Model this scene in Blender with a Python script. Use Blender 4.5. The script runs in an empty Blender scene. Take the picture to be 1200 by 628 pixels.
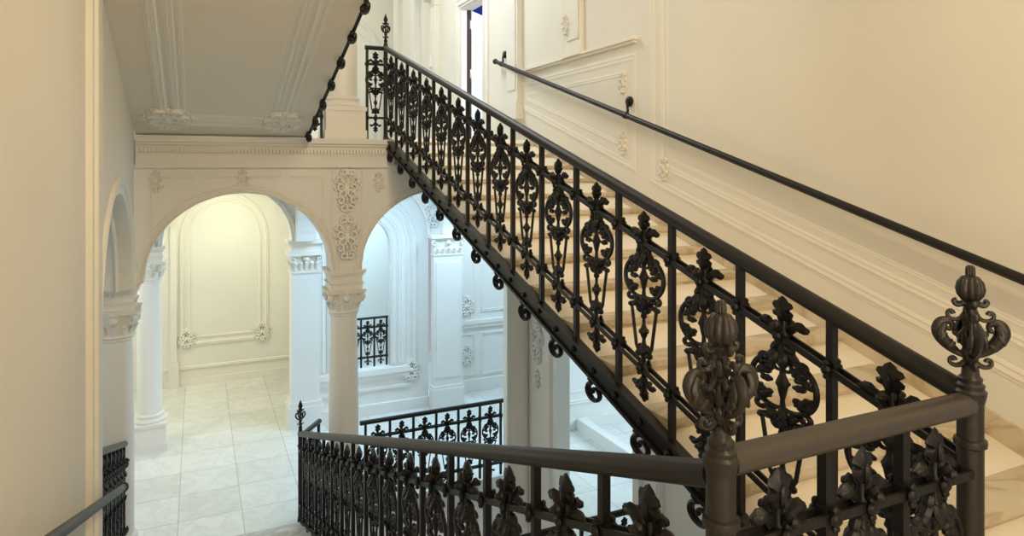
import bpy, math, random
from mathutils import Vector, Matrix
C = bpy.context.scene.collection
PI = math.pi
R = math.radians
# ------------------------------------------------------------------ levels (eye height is z = 0)
ZL = -1.57          # half landing
ZH = -3.72          # hall floor
ZU = 0.25           # upper floor
XL, XR = 0.973, 1.80        # planes of the two balustrades (well sides)
WL, WR = -0.50, 3.41        # side walls
YN = 1.071                  # landing newels
# ------------------------------------------------------------------ mesh builder
class MB:
    def __init__(s): s.v = []; s.f = []
    def add(s, vs, fs):
        n = len(s.v); s.v += [tuple(v) for v in vs]; s.f += [tuple(i+n for i in f) for f in fs]; return s
    def box(s, x0, x1, y0, y1, z0, z1):
        return s.add([(x0,y0,z0),(x1,y0,z0),(x1,y1,z0),(x0,y1,z0),(x0,y0,z1),(x1,y0,z1),(x1,y1,z1),(x0,y1,z1)],
                     [(0,3,2,1),(4,5,6,7),(0,1,5,4),(1,2,6,5),(2,3,7,6),(3,0,4,7)])
    def hexa(s, p):      # 8 points: bottom 4 ccw, top 4
        return s.add(p, [(0,3,2,1),(4,5,6,7),(0,1,5,4),(1,2,6,5),(2,3,7,6),(3,0,4,7)])
    def prism(s, poly, axis, a, b):   # polygon in the other two axes extruded along axis
        def P(u, w, t):
            return {'x': (t,u,w), 'y': (u,t,w), 'z': (u,w,t)}[axis]
        n = len(poly)
        vs = [P(u,w,a) for u,w in poly] + [P(u,w,b) for u,w in poly]
        fs = [tuple(range(n-1,-1,-1)), tuple(range(n,2*n))] + [(i,(i+1)%n,(i+1)%n+n,i+n) for i in range(n)]
        return s.add(vs, fs)
    def lathe(s, prof, seg=16, c=(0,0,0), rib=0, ribn=8, cap=True):
        vs = []; fs = []; m = len(prof)
        for k in range(seg):
            a = 2*PI*k/seg
            for (r, z) in prof:
                rr = r*(1 + rib*abs(math.cos(ribn*a/2)) - rib) if rib else r
                vs.append((c[0]+rr*math.cos(a), c[1]+rr*math.sin(a), c[2]+z))
        for k in range(seg):
            k2 = (k+1) % seg
            for j in range(m-1):
                fs.append((k*m+j, k2*m+j, k2*m+j+1, k*m+j+1))
        if cap:
            fs.append(tuple(k*m+m-1 for k in range(seg)))
            fs.append(tuple(k*m for k in range(seg-1,-1,-1)))
        return s.add(vs, fs)
    def tube(s, pts, rad, seg=8, flat=1.0, up=None):
        pts = [Vector(p) for p in pts]; n = len(pts)
        if not hasattr(rad, '__len__'): rad = [rad]*n
        vs = []; fs = []
        t0 = (pts[1]-pts[0]).normalized()
        ref = Vector(up) if up else (Vector((0,1,0)) if abs(t0.y) < .9 else Vector((0,0,1)))
        nrm = (ref - t0*ref.dot(t0)).normalized()
        for i in range(n):
            t = (pts[min(i+1,n-1)]-pts[max(i-1,0)]).normalized()
            nrm = nrm - t*nrm.dot(t)
            nrm = nrm.normalized() if nrm.length > 1e-6 else t.orthogonal().normalized()
            b = t.cross(nrm)
            for k in range(seg):
                a = 2*PI*(k+.5)/seg
                vs.append(pts[i] + nrm*(math.cos(a)*rad[i]*flat) + b*(math.sin(a)*rad[i]))
        for i in range(n-1):
            for k in range(seg):
                k2 = (k+1) % seg
                fs.append((i*seg+k, i*seg+k2, (i+1)*seg+k2, (i+1)*seg+k))
        fs.append(tuple(range(seg-1,-1,-1))); fs.append(tuple((n-1)*seg+k for k in range(seg)))
        return s.add(vs, fs)
    def ball(s, c, r, seg=8, rings=5, mat=None):
        if not hasattr(r, '__len__'): r = (r,r,r)
        vs = []; fs = []
        M = mat or Matrix.Identity(3)
        c = Vector(c)
        vs.append(c + M @ Vector((0,0,-r[2])))
        for j in range(1, rings):
            p = -PI/2 + PI*j/rings
            for k in range(seg):
                a = 2*PI*k/seg
                vs.append(c + M @ Vector((r[0]*math.cos(p)*math.cos(a), r[1]*math.cos(p)*math.sin(a), r[2]*math.sin(p))))
        vs.append(c + M @ Vector((0,0,r[2])))
        top = len(vs)-1
        for k in range(seg):
            k2 = (k+1) % seg
            fs.append((0, 1+k2, 1+k)); fs.append((top, top-seg+k, top-seg+k2))
            for j in range(rings-2):
                a = 1+j*seg
                fs.append((a+k, a+k2, a+seg+k2, a+seg+k))
        return s.add(vs, fs)
    def leaf(s, outline, t, M=None, ctr=None):
        # puffed leaf in the local xz plane: outline ring, inner ring, ridge point, front and back
        n = len(outline)
        cx = ctr[0] if ctr else sum(p[0] for p in outline)/n
        cz = ctr[1] if ctr else sum(p[1] for p in outline)/n
        vs = []
        for q, y in ((1.0,0),(.62,t*.8),(.62,-t*.8)):
            for (x,z) in outline: vs.append(Vector((cx+(x-cx)*q, y, cz+(z-cz)*q)))
        vs.append(Vector((cx,t,cz))); vs.append(Vector((cx,-t,cz)))
        fs = []
        for i in range(n):
            j = (i+1) % n
            fs += [(i,j,n+j,n+i),(n+i,n+j,3*n),(j,i,2*n+i,2*n+j),(2*n+j,2*n+i,3*n+1)]
        if M: vs = [M @ v for v in vs]
        return s.add(vs, fs)
    def merge(s, o, M=None):
        return s.add([(M @ Vector(v)) if M else v for v in o.v], o.f)
    def mesh(s, name, mat, smooth=False):
        me = bpy.data.meshes.new(name); me.from_pydata([tuple(v) for v in s.v], [], s.f); me.update()
        import bmesh
        bm = bmesh.new(); bm.from_mesh(me); bmesh.ops.recalc_face_normals(bm, faces=bm.faces); bm.to_mesh(me); bm.free()
        if mat: me.materials.append(mat)
        if smooth:
            me.polygons.foreach_set('use_smooth', [True]*len(me.polygons))
            try: me.set_sharp_from_angle(angle=R(42))
            except Exception: pass
        return me
    def obj(s, name, mat, parent=None, smooth=False, label=None):
        return link(name, s.mesh(name, mat, smooth), parent, label=label)

def link(name, me, parent=None, loc=(0,0,0), rz=0, label=None):
    o = bpy.data.objects.new(name, me); C.objects.link(o)
    o.location = loc; o.rotation_euler = (0,0,rz)
    if parent: o.parent = parent
    if label: o['label'] = label
    return o
def thing(name, label, cat, loc=(0,0,0), rz=0, group=None):
    o = link(name, None, None, loc, rz); o.empty_display_size = .1
    return tag(o, label, cat, group)
def tag(o, label, cat, group=None):
    o['label'] = label; o['category'] = cat
    if group: o['group'] = group
    return o
def struct(o): o['kind'] = 'structure'; return o
def cr(pts, k=4):
    """Catmull-Rom refinement of a list of tuples"""
    P = [pts[0]]+list(pts)+[pts[-1]]; out = []
    for i in range(1, len(P)-2):
        for j in range(k):
            t = j/k
            out.append(tuple(.5*(2*b+(c-a)*t+(2*a-5*b+4*c-d)*t*t+(3*b-a-3*c+d)*t**3) for a,b,c,d in zip(P[i-1],P[i],P[i+1],P[i+2])))
    out.append(tuple(pts[-1])); return out
def stube(m, pts, rad, seg=10, flat=1.0, up=None, k=4):
    q = cr([tuple(p)+(r,) for p,r in zip(pts,rad)], k)
    return m.tube([p[:3] for p in q], [max(.001,p[3]) for p in q], seg, flat, up)
def arc(cx, cz, rx, rz, a0, a1, n):
    return [(cx+rx*math.cos(R(a0+(a1-a0)*i/n)), cz+rz*math.sin(R(a0+(a1-a0)*i/n))) for i in range(n+1)]
def spiral(cx, cz, r0, r1, a0, a1, n):
    return [(cx+(r0+(r1-r0)*i/n)*math.cos(R(a0+(a1-a0)*i/n)), cz+(r0+(r1-r0)*i/n)*math.sin(R(a0+(a1-a0)*i/n))) for i in range(n+1)]
# ------------------------------------------------------------------ materials
def mat(name, col, rough=.6, metal=0, bump=0, bscale=30, var=0, vscale=3, col2=None, spec=None):
    m = bpy.data.materials.new(name); m.use_nodes = True
    nt = m.node_tree; b = nt.nodes['Principled BSDF']
    b.inputs['Roughness'].default_value = rough; b.inputs['Metallic'].default_value = metal
    b.inputs['Base Color'].default_value = (*col, 1)
    if spec is not None: b.inputs['Specular IOR Level'].default_value = spec
    tc = nt.nodes.new('ShaderNodeTexCoord')
    if var or col2:
        n = nt.nodes.new('ShaderNodeTexNoise'); n.inputs['Scale'].default_value = vscale; n.inputs['Detail'].default_value = 5
        r = nt.nodes.new('ShaderNodeValToRGB')
        c2 = col2 or tuple(c*(1-var) for c in col)
        r.color_ramp.elements[0].position = .35; r.color_ramp.elements[1].position = .65
        r.color_ramp.elements[0].color = (*c2,1); r.color_ramp.elements[1].color = (*col,1)
        nt.links.new(tc.outputs['Object'], n.inputs['Vector']); nt.links.new(n.outputs['Fac'], r.inputs['Fac'])
        nt.links.new(r.outputs['Color'], b.inputs['Base Color'])
    if bump:
        n = nt.nodes.new('ShaderNodeTexNoise'); n.inputs['Scale'].default_value = bscale; n.inputs['Detail'].default_value = 4
        bp = nt.nodes.new('ShaderNodeBump'); bp.inputs['Strength'].default_value = bump; bp.inputs['Distance'].default_value = .01
        nt.links.new(tc.outputs['Object'], n.inputs['Vector']); nt.links.new(n.outputs['Fac'], bp.inputs['Height'])
        nt.links.new(bp.outputs['Normal'], b.inputs['Normal'])
    return m
def marble(name, base, vein, joint=None, rough=.3, tile=(.62,.62)):
    m = mat(name, base, rough); nt = m.node_tree; b = nt.nodes['Principled BSDF']
    tc = nt.nodes.new('ShaderNodeTexCoord')
    n = nt.nodes.new('ShaderNodeTexNoise'); n.inputs['Scale'].default_value = 2.2; n.inputs['Detail'].default_value = 9; n.inputs['Distortion'].default_value = 1.6
    r = nt.nodes.new('ShaderNodeValToRGB')
    e = r.color_ramp.elements
    e[0].position = .3; e[0].color = (*base,1); e[1].position = .75; e[1].color = (*base,1)
    k = r.color_ramp.elements.new(.5); k.color = (*vein,1)
    k = r.color_ramp.elements.new(.44); k.color = tuple(.6*a+.4*c for a,c in zip(base,vein))+(1,)
    k = r.color_ramp.elements.new(.56); k.color = tuple(.8*a+.2*c for a,c in zip(base,vein))+(1,)
    nt.links.new(tc.outputs['Object'], n.inputs['Vector']); nt.links.new(n.outputs['Fac'], r.inputs['Fac'])
    out = r.outputs['Color']
    if joint:
        mp = nt.nodes.new('ShaderNodeMapping'); mp.inputs['Location'].default_value = (.18,.2,0)
        br = nt.nodes.new('ShaderNodeTexBrick'); br.offset = 0; br.inputs['Scale'].default_value = 1
        br.inputs['Brick Width'].default_value = tile[0]; br.inputs['Row Height'].default_value = tile[1]
        br.inputs['Mortar Size'].default_value = .004; br.inputs['Mortar'].default_value = (*joint,1)
        br.inputs['Color1'].default_value = (1,1,1,1); br.inputs['Color2'].default_value = (.88,.88,.86,1)
        mx = nt.nodes.new('ShaderNodeMix'); mx.data_type = 'RGBA'; mx.blend_type = 'MULTIPLY'; mx.inputs['Factor'].default_value = 1
        nt.links.new(tc.outputs['Object'], mp.inputs['Vector']); nt.links.new(mp.outputs['Vector'], br.inputs['Vector'])
        nt.links.new(out, mx.inputs['A']); nt.links.new(br.outputs['Color'], mx.inputs['B']); out = mx.outputs['Result']
    nt.links.new(out, b.inputs['Base Color'])
    return m
M_plaster = mat('plaster_cream', (.82,.785,.70), .75, bump=.05, bscale=14, var=.04, vscale=1.2)
M_white = mat('plaster_white', (.82,.80,.75), .7, bump=.04, bscale=20, var=.03, vscale=1.5)
M_trim = mat('stucco_trim', (.84,.80,.71), .65, bump=.05, bscale=60)
M_soffit = mat('plaster_soffit', (.84,.76,.63), .75, bump=.05, bscale=14, var=.04, vscale=1.2)
M_column = mat('stucco_column', (.84,.80,.73), .45, bump=.03, bscale=25)
M_floor = marble('marble_floor', (.80,.79,.74), (.70,.70,.67), (.55,.55,.5), .28)
M_step = marble('marble_step', (.66,.575,.43), (.47,.37,.24), None, .4)
M_stepg = marble('marble_step_grey', (.66,.63,.57), (.45,.44,.41), None, .4)
M_iron = mat('cast_iron', (.009,.008,.008), .42, .15, bump=.15, bscale=120, spec=.36)
M_rail = mat('iron_handrail', (.014,.012,.011), .45, 0, bump=.08, bscale=90, spec=.32)
M_newel = mat('iron_newel', (.027,.022,.018), .42, .3, bump=.15, bscale=100, spec=.5)
M_lrail = mat('iron_handrail_lit', (.060,.050,.042), .42, .2, bump=.08, bscale=90, spec=.5)  # handrail iron made paler: light falling on the landing rail, put into colour
M_door = mat('door_white_paint', (.86,.87,.86), .4)
M_dark = mat('dark_wood', (.06,.03,.025), .5)
M_steel = mat('hinge_steel', (.6,.6,.6), .35, .9)
M_blue = mat('blue_paint', (.012,.03,.30), .7)
M_box = mat('white_plastic', (.85,.84,.82), .4)
# ------------------------------------------------------------------ wall helpers
def arch_wall(name, axis, t0, t1, s0, s1, z0, z1, ops, material, n=20):
    """wall along s (other horizontal axis), thickness t0..t1; ops: (a,b,zbot,zspring,rise or None for flat)"""
    quads = []; cur = s0
    for (a,b,zb,zs,rise) in sorted(ops):
        if a > cur+1e-4: quads.append([(cur,z0),(a,z0),(a,z1),(cur,z1)])
        if zb > z0+1e-4: quads.append([(a,z0),(b,z0),(b,zb),(a,zb)])
        if rise:
            pts = [((a+b)/2-(b-a)/2*math.cos(PI*i/n), zs+rise*math.sin(PI*i/n)) for i in range(n+1)]
        else: pts = [(a,zs),(b,zs)]
        for p, q in zip(pts, pts[1:]): quads.append([p,q,(q[0],z1),(p[0],z1)])
        cur = b
    if cur < s1-1e-4: quads.append([(cur,z0),(s1,z0),(s1,z1),(cur,z1)])
    m = MB(); key = {}
    def P(s, z, t): return (t,s,z) if axis == 'x' else (s,t,z)
    faces = {}
    for q in quads:
        f = [P(*p,t0) for p in q]; b = [P(*p,t1) for p in q]
        fl = [f, b[::-1]] + [[f[i],f[(i+1)%4],b[(i+1)%4],b[i]] for i in range(4)]
        for g in fl:
            k = tuple(sorted(tuple(round(c,4) for c in v) for v in g))
            if k in faces: faces[k] = None
            else: faces[k] = g
    idx = {}
    for g in faces.values():
        if not g: continue
        ids = []
        for v in g:
            k = tuple(round(c,4) for c in v)
            if k not in idx: idx[k] = len(m.v); m.v.append(v)
            ids.append(idx[k])
        if len(set(ids)) >= 3: m.f.append(tuple(dict.fromkeys(ids)))
    return struct(m.obj(name, material, smooth=False))
PROF = [(-.035,0),(-.035,.012),(-.022,.012),(-.018,.024),(-.006,.026),(0,.014),(.012,.014),(.016,.022),(.026,.018),(.035,.008),(.035,0)]
def sweep(m, pts, nrm, prof=PROF, k=1.0, closed=False, kd=None):
    """moulding swept along a planar polyline lying in a plane with normal nrm"""
    kd = kd or k
    pts = [Vector(p) for p in pts]; nrm = Vector(nrm).normalized(); n = len(pts); q = len(prof)
    vs = []; fs = []
    for i in range(n):
        if closed: a, b = pts[i-1], pts[(i+1)%n]
        else: a, b = pts[max(i-1,0)], pts[min(i+1,n-1)]
        d1 = (pts[i]-a); d2 = (b-pts[i])
        d1 = d1.normalized() if d1.length > 1e-7 else d2.normalized()
        d2 = d2.normalized() if d2.length > 1e-7 else d1
        s1 = nrm.cross(d1); s2 = nrm.cross(d2); sd = (s1+s2)
        sd = sd.normalized() if sd.length > 1e-6 else s1
        f = 1/max(.35, sd.dot(s1))
        for (o, h) in prof: vs.append(pts[i] + sd*(o*k*f) + nrm*(h*kd))
    for i in range(n if closed else n-1):
        j = (i+1) % n
        for e in range(q-1): fs.append((i*q+e, i*q+e+1, j*q+e+1, j*q+e))
    if not closed: fs.append(tuple(range(q-1,-1,-1))); fs.append(tuple((n-1)*q+e for e in range(q)))
    return m.add(vs, fs)
# ------------------------------------------------------------------ relief cartouches (local: x right, z up, relief towards -y)
def cartouche(w, h, seed, dens=7):
    rnd = random.Random(seed); m = MB(); r = min(w,h)*.055
    def sc(x, z, s, a):   # a C scroll and its mirror image
        sp = spiral(0,0,s,s*.22,a,a+430,22)
        for sg in (1,-1):
            m.tube([(sg*(x+p[0]),-.004-r*.3,z+p[1]) for p in sp], [r*(.55+.45*math.sin(PI*i/22)) for i in range(23)], 6)
    for i in range(dens):
        z = (i+.5)/dens*h - h/2; x = w/2*.62*math.sqrt(max(.15,1-(2*z/h)**2))*rnd.uniform(.55,1)
        sc(x, z, min(w,h)*rnd.uniform(.10,.17), rnd.uniform(0,360))
    for i in range(dens*3):
        z = rnd.uniform(-h/2,h/2)*.92; x = rnd.uniform(0,w/2)*math.sqrt(max(.05,1-(2*z/h)**2)); a = rnd.uniform(-1,1)
        for sg in (1,-1):
            Mx = Matrix.Rotation(sg*a,3,'Y')
            m.ball((sg*x,0,z), (r*.8,r*.9,r*rnd.uniform(1.4,2.4)), 6, 4, Mx)
    m.ball((0,0,0),(w*.12,r*1.6,h*.14),10,6)
    for k in range(5): m.ball((0,0,-h/2+h*k/4.0),(r*1.1,r*1.2,r*1.8),6,4)
    return m
def place(m, loc, yaw=0, pitch=None):
    m = MB().merge(m, Matrix.Diagonal((1,1.7,1,1)))
    M = Matrix.Translation(Vector(loc)) @ Matrix.Rotation(yaw,4,'Z')
    if pitch is not None: M = M @ Matrix.Rotation(pitch,4,'X')
    o = MB(); o.merge(m, M); return o
CT_tall = cartouche(.30,.42,3,6); CT_round = cartouche(.30,.30,5,6); CT_small = cartouche(.14,.20,8,4); CT_wide = MB().merge(cartouche(.42,.40,9,7), Matrix.Diagonal((1,1.7,1,1)))
def relief(ct, loc, yaw=0, parent=None, material=None, pitch=None, name='plaster_relief'):
    return place(ct, loc, yaw, pitch).obj(name, material or M_trim, parent, True)
# ------------------------------------------------------------------ cast-iron ornament of the balustrades
# local: x along the rail, y across it, z = 0 at the handrail centre
def fleur(m, sgn=1, z0=0, s=1.0):
    """three-lobed leaf growing up (sgn 1) or down (-1) from z0"""
    def T(o): return [(x*s, z0+sgn*z*s) for x,z in o]
    ctr = [(0,.098),(.009,.090),(.012,.083),(.020,.080),(.024,.070),(.018,.063),(.014,.060),(.024,.052),(.022,.042),(.012,.038),(.008,.026),(0,.016),
           (-.008,.026),(-.012,.038),(-.022,.042),(-.024,.052),(-.014,.060),(-.018,.063),(-.024,.070),(-.020,.080),(-.012,.083),(-.009,.090)]
    m.leaf(T(ctr), .010*s, ctr=(0,z0+sgn*.056*s))
    for g in (1,-1):
        for lx, lz, lr in ((.050,.018,.007),): m.ball((g*lx*s,0,z0+sgn*lz*s),(lr*s,lr*1.1*s,lr*1.1*s),7,5)
        m.ball((0,g*.009*s,z0+sgn*.050*s),(.007*s,.006*s,.022*s),7,5)
        m.ball((0,g*.030*s,z0+sgn*.018*s),(.009*s,.009*s,.009*s),7,5)
    side = [(.006,-.004),(.008,.010),(.016,.022),(.024,.026),(.031,.036),(.042,.036),(.050,.028),(.058,.022),(.055,.010),(.046,.006),(.042,.012),(.034,.012),(.026,.004),(.018,-.006)]
    for g in (1,-1): m.leaf([(g*x*s, z0+sgn*z*s) for x,z in side], .011*s, ctr=(g*.033*s, z0+sgn*.020*s))
    for g in (1,-1):
        m.leaf([(y*s*.62, z0+sgn*z*s) for y,z in side], .008*s, Matrix.Rotation(g*PI/2,3,'Z'), (.033*s*.62, z0+sgn*.020*s))
    m.lathe([(.013*s,-.014*s),(.015*s,-.004*s),(.009*s,.010*s),(.008*s,.030*s)],10,(0,0,z0)) if sgn > 0 else \
        m.lathe([(.008*s,-.030*s),(.009*s,-.010*s),(.015*s,.004*s),(.013*s,.014*s)],10,(0,0,z0))
def build_ornament():
    sp = MB()    # central stem with its knops
    sp.lathe([(.008,-.80),(.010,-.76),(.017,-.745),(.017,-.735),(.009,-.72),(.007,-.70),(.013,-.68),(.019,-.662),(.015,-.645),(.008,-.63),
              (.006,-.61),(.012,-.592),(.015,-.575),(.010,-.556),(.006,-.545),(.006,-.52),(.012,-.51),(.009,-.495),(.012,-.48),
              (.022,-.465),(.024,-.455),(.014,-.440),(.008,-.42),(.006,-.39),(.010,-.37),(.013,-.35),(.017,-.335),(.013,-.32),(.008,-.305),(.007,-.285),
              (.020,-.262),(.023,-.254),(.015,-.235),(.010,-.215),(.009,-.17),(.014,-.155),(.009,-.14)],12)
    for z,r in ((-.662,.019),(-.575,.015),(-.745,.017)):
        for k in range(6): sp.ball((r*.85*math.cos(k*PI/3),r*.85*math.sin(k*PI/3),z),(.006,.006,.012),6,4)
    for k in range(5): sp.ball((.013*math.cos(k*1.257),.013*math.sin(k*1.257),-.335),(.007,.007,.008),6,4)
    top = MB(); fleur(top, 1, -.160, 1.25)
    ov = MB()    # pierced oval of two C scrolls filled with leaves
    for g in (1,-1):
        c = arc(.024,-.338,.066,.086,118,-112,22)
        tail = spiral(c[-1][0]+.012, c[-1][1]+.014, .019,.006,-120,-430,10)
        c2 = spiral(c[0][0]-.002, c[0][1]-.018, .020,.006,95,400,10)
        ov.tube([(g*x,0,z) for x,z in c], [.0085 if 1 < i < 21 else .0075 for i in range(23)], 6)
        ov.tube([(g*x,0,z) for x,z in c2], .0062, 6)
        e = spiral(.060,-.432,.021,.006,150,-210,12)
        ov.tube([(g*x,0,z) for x,z in e], [.0078]*12+[.009], 6)
        e = spiral(.050,-.262,.020,.006,-150,220,12)
        ov.tube([(g*x,0,z) for x,z in e], [.0078]*12+[.009], 6)
        # leaf sprigs reaching into the ring
        for (ax, az, L, ang) in ((.080,-.325,.034,150),(.082,-.36,.030,215),(.066,-.395,.032,150),(.064,-.288,.030,225),(.030,-.30,.026,60),(.032,-.375,.028,-50),(.030,-.335,.022,0)):
            Mx = Matrix.Rotation(-R(ang-90),3,'Y') if g > 0 else Matrix.Rotation(R(ang-90),3,'Y')
            dx, dz = math.cos(R(ang))*L*.5, math.sin(R(ang))*L*.5
            ov.ball((g*(ax+dx),0,az+dz),(.010,.010,L*.66),7,5,Mx)
            ov.ball((g*(ax+dx*2),0,az+dz*2),(.0115,.011,.011),7,5); ov.ball((g*(ax+dx*1.2-dz*.5),0,az+dz*1.2+dx*.5),(.008,.008,.008),6,4); ov.ball((g*(ax+dx*1.2+dz*.5),0,az+dz*1.2-dx*.5),(.008,.008,.008),6,4)
        # bell leaves above and cup below
        for (x,z,rx,rz,a) in ((.026,-.240,.014,.030,.6),(.040,-.256,.012,.018,1.0),(.020,-.214,.012,.024,.35),(.026,-.448,.013,.028,-.8),(.042,-.462,.011,.018,-1.2),(.020,-.476,.012,.022,-.35)):
            ov.ball((g*x,0,z),(rx,.014,rz),7,5,Matrix.Rotation(-g*a,3,'Y'))
        for y in (1,-1): ov.ball((g*.013,y*.018,-.245),(.013,.010,.028),6,4,Matrix.Rotation(y*.4,3,'X')); ov.ball((g*.013,y*.018,-.455),(.013,.010,.025),6,4,Matrix.Rotation(-y*.4,3,'X'))
    lyre = MB()
    for g in (1,-1):
        lyre.tube([(g*.059,0,-.472),(g*.056,0,-.49),(g*.036,0,-.645),(g*.024,0,-.672)], .0062, 6)
        lyre.ball((g*.061,0,-.468),.0125,7,5)
        lyre.tube([(g*.061,0,-.468),(g*.030,0,-.470)], .005, 5)
        lyre.ball((g*.022,0,-.676),(.016,.012,.018),7,5,Matrix.Rotation(-g*.7,3,'Y'))
        lyre.ball((g*.020,0,-.65),(.010,.011,.020),6,4,Matrix.Rotation(-g*.3,3,'Y'))
    low = MB(); fleur(low, -1, -.795, .98)
    return [('stem',sp.mesh('ornament',M_iron,True)),('leaf_finial',top.mesh('leaf_finial',M_iron,True)),('scroll_oval',ov.mesh('scroll_oval',M_iron,True)),
            ('lyre_bar',lyre.mesh('lyre_bar',M_iron,True)),('drop_leaf',low.mesh('drop_leaf',M_iron,True))]
ORN = build_ornament()
def put_ornament(parent, loc, sz=1.0, sx=1.0):
    o = link('ornament', ORN[0][1], parent, loc); o.scale = (sx,1.15,sz)
    for nm, me in ORN[1:]: link(nm, me, o)
    return o
def rail_pair(m, L, zf, off, x0=0):
    """double flat rail; zf(x) = handrail centre"""
    for y in (.014,-.022):
        p = [(x0,zf(x0)-off-.011),(L,zf(L)-off-.011),(L,zf(L)-off+.011),(x0,zf(x0)-off+.011)]
        m.prism(p,'y',y,y+.008)
def boss(m, x, z):
    for y in (1,-1):
        m.ball((x,y*.028,z),(.017,.012,.016),8,6)
        m.ball((x,y*.026,z+.020),(.011,.010,.010),7,5); m.ball((x,y*.026,z-.020),(.011,.010,.010),7,5)
def balustrade(label, P, Q, zp, zq, orn, bars, low=.735, bot=.93, rr=.031, group=None, ends=(0,0), loc_z=None, mid=.172, sz=1.0, sx=1.12, railmat=None, cat='balustrade'):
    """P,Q plan points; zp,zq handrail-centre heights; orn, bars: distances from P"""
    d = Vector((Q[0]-P[0],Q[1]-P[1])); L = d.length; ang = math.atan2(d.y,d.x); sl = (zq-zp)/L
    group = group or 'iron balustrades of the staircase'
    t = thing('stair_balustrade', label, cat, (P[0],P[1],zp-bot*sz), ang, group)
    base = bot*sz
    zf = lambda x: base + sl*x
    m = MB(); n = 24
    pts = [(-ends[0] + (L+ends[0]+ends[1])*i/n,0,0) for i in range(n+1)]
    m.tube([(x,0,zf(x)) for x,_,_ in pts], rr, 14, .92, (0,0,1)).obj('handrail', railmat or M_rail, t, True)
    m = MB(); rail_pair(m, L, zf, mid*sz)
    for x in list(orn)+list(bars): boss(m, x, zf(x)-mid*sz)
    m.obj('upper_rail', M_iron, t, True)
    m = MB(); rail_pair(m, L, zf, low*sz)
    for x in list(orn)+list(bars): boss(m, x, zf(x)-low*sz)
    m.obj('lower_rail', M_iron, t, True)
    bm_ = MB().box(-.0125,.0125,-.0125,.0125,-bot*sz+.01,-.015)
    for z in (-mid*sz,-low*sz): bm_.box(-.017,.017,-.013,.013,z-.02,z+.02)
    bme = bm_.mesh('bar', M_iron)
    for x in bars: link('bar', bme, t, (x,0,zf(x)))
    for x in orn: put_ornament(t, (x,0,zf(x)), sz, sx)
    return t
# ------------------------------------------------------------------ newel posts
def finial_mesh():
    m = MB()     # base z=0 on top of the shaft cap
    m.lathe([(.014,.03),(.018,.04),(.013,.05),(.010,.07),(.012,.09),(.016,.105),(.012,.12),(.011,.16),(.016,.175),(.022,.182),(.014,.192)],12)
    m.lathe([(.010,.186),(.021,.190),(.031,.203),(.0345,.218),(.031,.236),(.020,.250),(.011,.253),(.012,.258),(.011,.274),(.006,.279)],60,rib=.16,ribn=10)
    for k in range(4):
        a = PI/4 + k*PI/2; Rm = Matrix.Rotation(a,4,'Z'); s = MB()
        # curled leaf console: a hollow-sided blade swelling outwards, its tip rolled inwards
        stube(s,[(.010,0,.045),(.026,0,.052),(.046,0,.066),(.064,0,.086),(.072,0,.108),(.066,0,.128),(.050,0,.134),(.040,0,.124),(.044,0,.113),(.051,0,.114)],
               [.006,.008,.011,.014,.016,.014,.010,.007,.006,.006],10,.75)
        for g in (1,-1):
            stube(s,[(.030,g*.004,.060),(.052,g*.012,.080),(.066,g*.014,.104),(.058,g*.010,.128)],[.006,.010,.011,.006],8,.6)
            s.ball((.064,g*.016,.094),(.008,.006,.016),7,5,Matrix.Rotation(-.5,3,'Y'))
            s.ball((.046,g*.014,.074),(.007,.005,.014),7,5,Matrix.Rotation(-.9,3,'Y'))
        stube(s,[(.010,0,.168),(.015,0,.150),(.026,0,.140),(.040,0,.139),(.050,0,.146),(.050,0,.157),(.042,0,.160),(.038,0,.153)],[.005,.006,.0055,.005,.005,.005,.006,.007],8)
        stube(s,[(.010,0,.118),(.018,0,.104),(.028,0,.098),(.036,0,.103),(.033,0,.111)],[.006,.007,.005,.005,.006],8)
        stube(s,[(.010,0,.036),(.020,0,.024),(.034,0,.020),(.045,0,.026),(.045,0,.037),(.037,0,.039),(.034,0,.033)],[.006,.007,.006,.0055,.005,.006,.007],8)
        stube(s,[(.008,0,.176),(.018,0,.180),(.030,0,.178),(.036,0,.186),(.030,0,.191)],[.006,.008,.008,.007,.005],8)
        m.merge(s, Rm)
        Rm2 = Matrix.Rotation(a+PI/4,4,'Z'); s = MB()
        for (zc,L,x) in ((.085,.030,.015),(.140,.022,.013),(.050,.018,.014)):
            s.ball((x,0,zc),(.008,.009,L),8,6,Matrix.Rotation(.12,3,'Y'))
            for g in (1,-1): s.ball((x-.001,g*.009,zc+L*.3),(.006,.006,L*.5),7,5,Matrix.Rotation(-g*.5,3,'X'))
        m.merge(s, Rm2)
    return m.mesh('finial', M_newel, True)
FIN = finial_mesh()
def newel(label, x, y, zrail, h, scale=1.0, r=.0305, fin=None, group=None, turn=0):
    """zrail: handrail centre; h: how far the shaft reaches below it"""
    t = thing('newel_post', label, 'newel post', (x,y,zrail-h), 0, group or 'newel posts of the staircase')
    MB().lathe([(r*1.25,0),(r*1.25,.05),(r*1.05,.07),(r,.09),(r,h+.02)],20).obj('shaft', M_newel, t, True)
    MB().lathe([(r*1.0,h-.125),(r*1.22,h-.120),(r*1.26,h-.112),(r*1.22,h-.104),(r*1.0,h-.10)],20).obj('collar', M_newel, t, True)
    MB().lathe([(r*1.0,h-.015),(r*1.20,h+.012),(r*1.22,h+.02),(r*1.02,h+.026),(r*1.08,h+.036),(r*.86,h+.042),(r*.92,h+.052),(r*.68,h+.060),(r*.62,h+.078),(r*.45,h+.085)],20).obj('cap', M_newel, t, True)
    f = link('finial', fin or FIN, t, (0,0,h+.062), turn); f.scale = (scale,)*3
    return t
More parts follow.
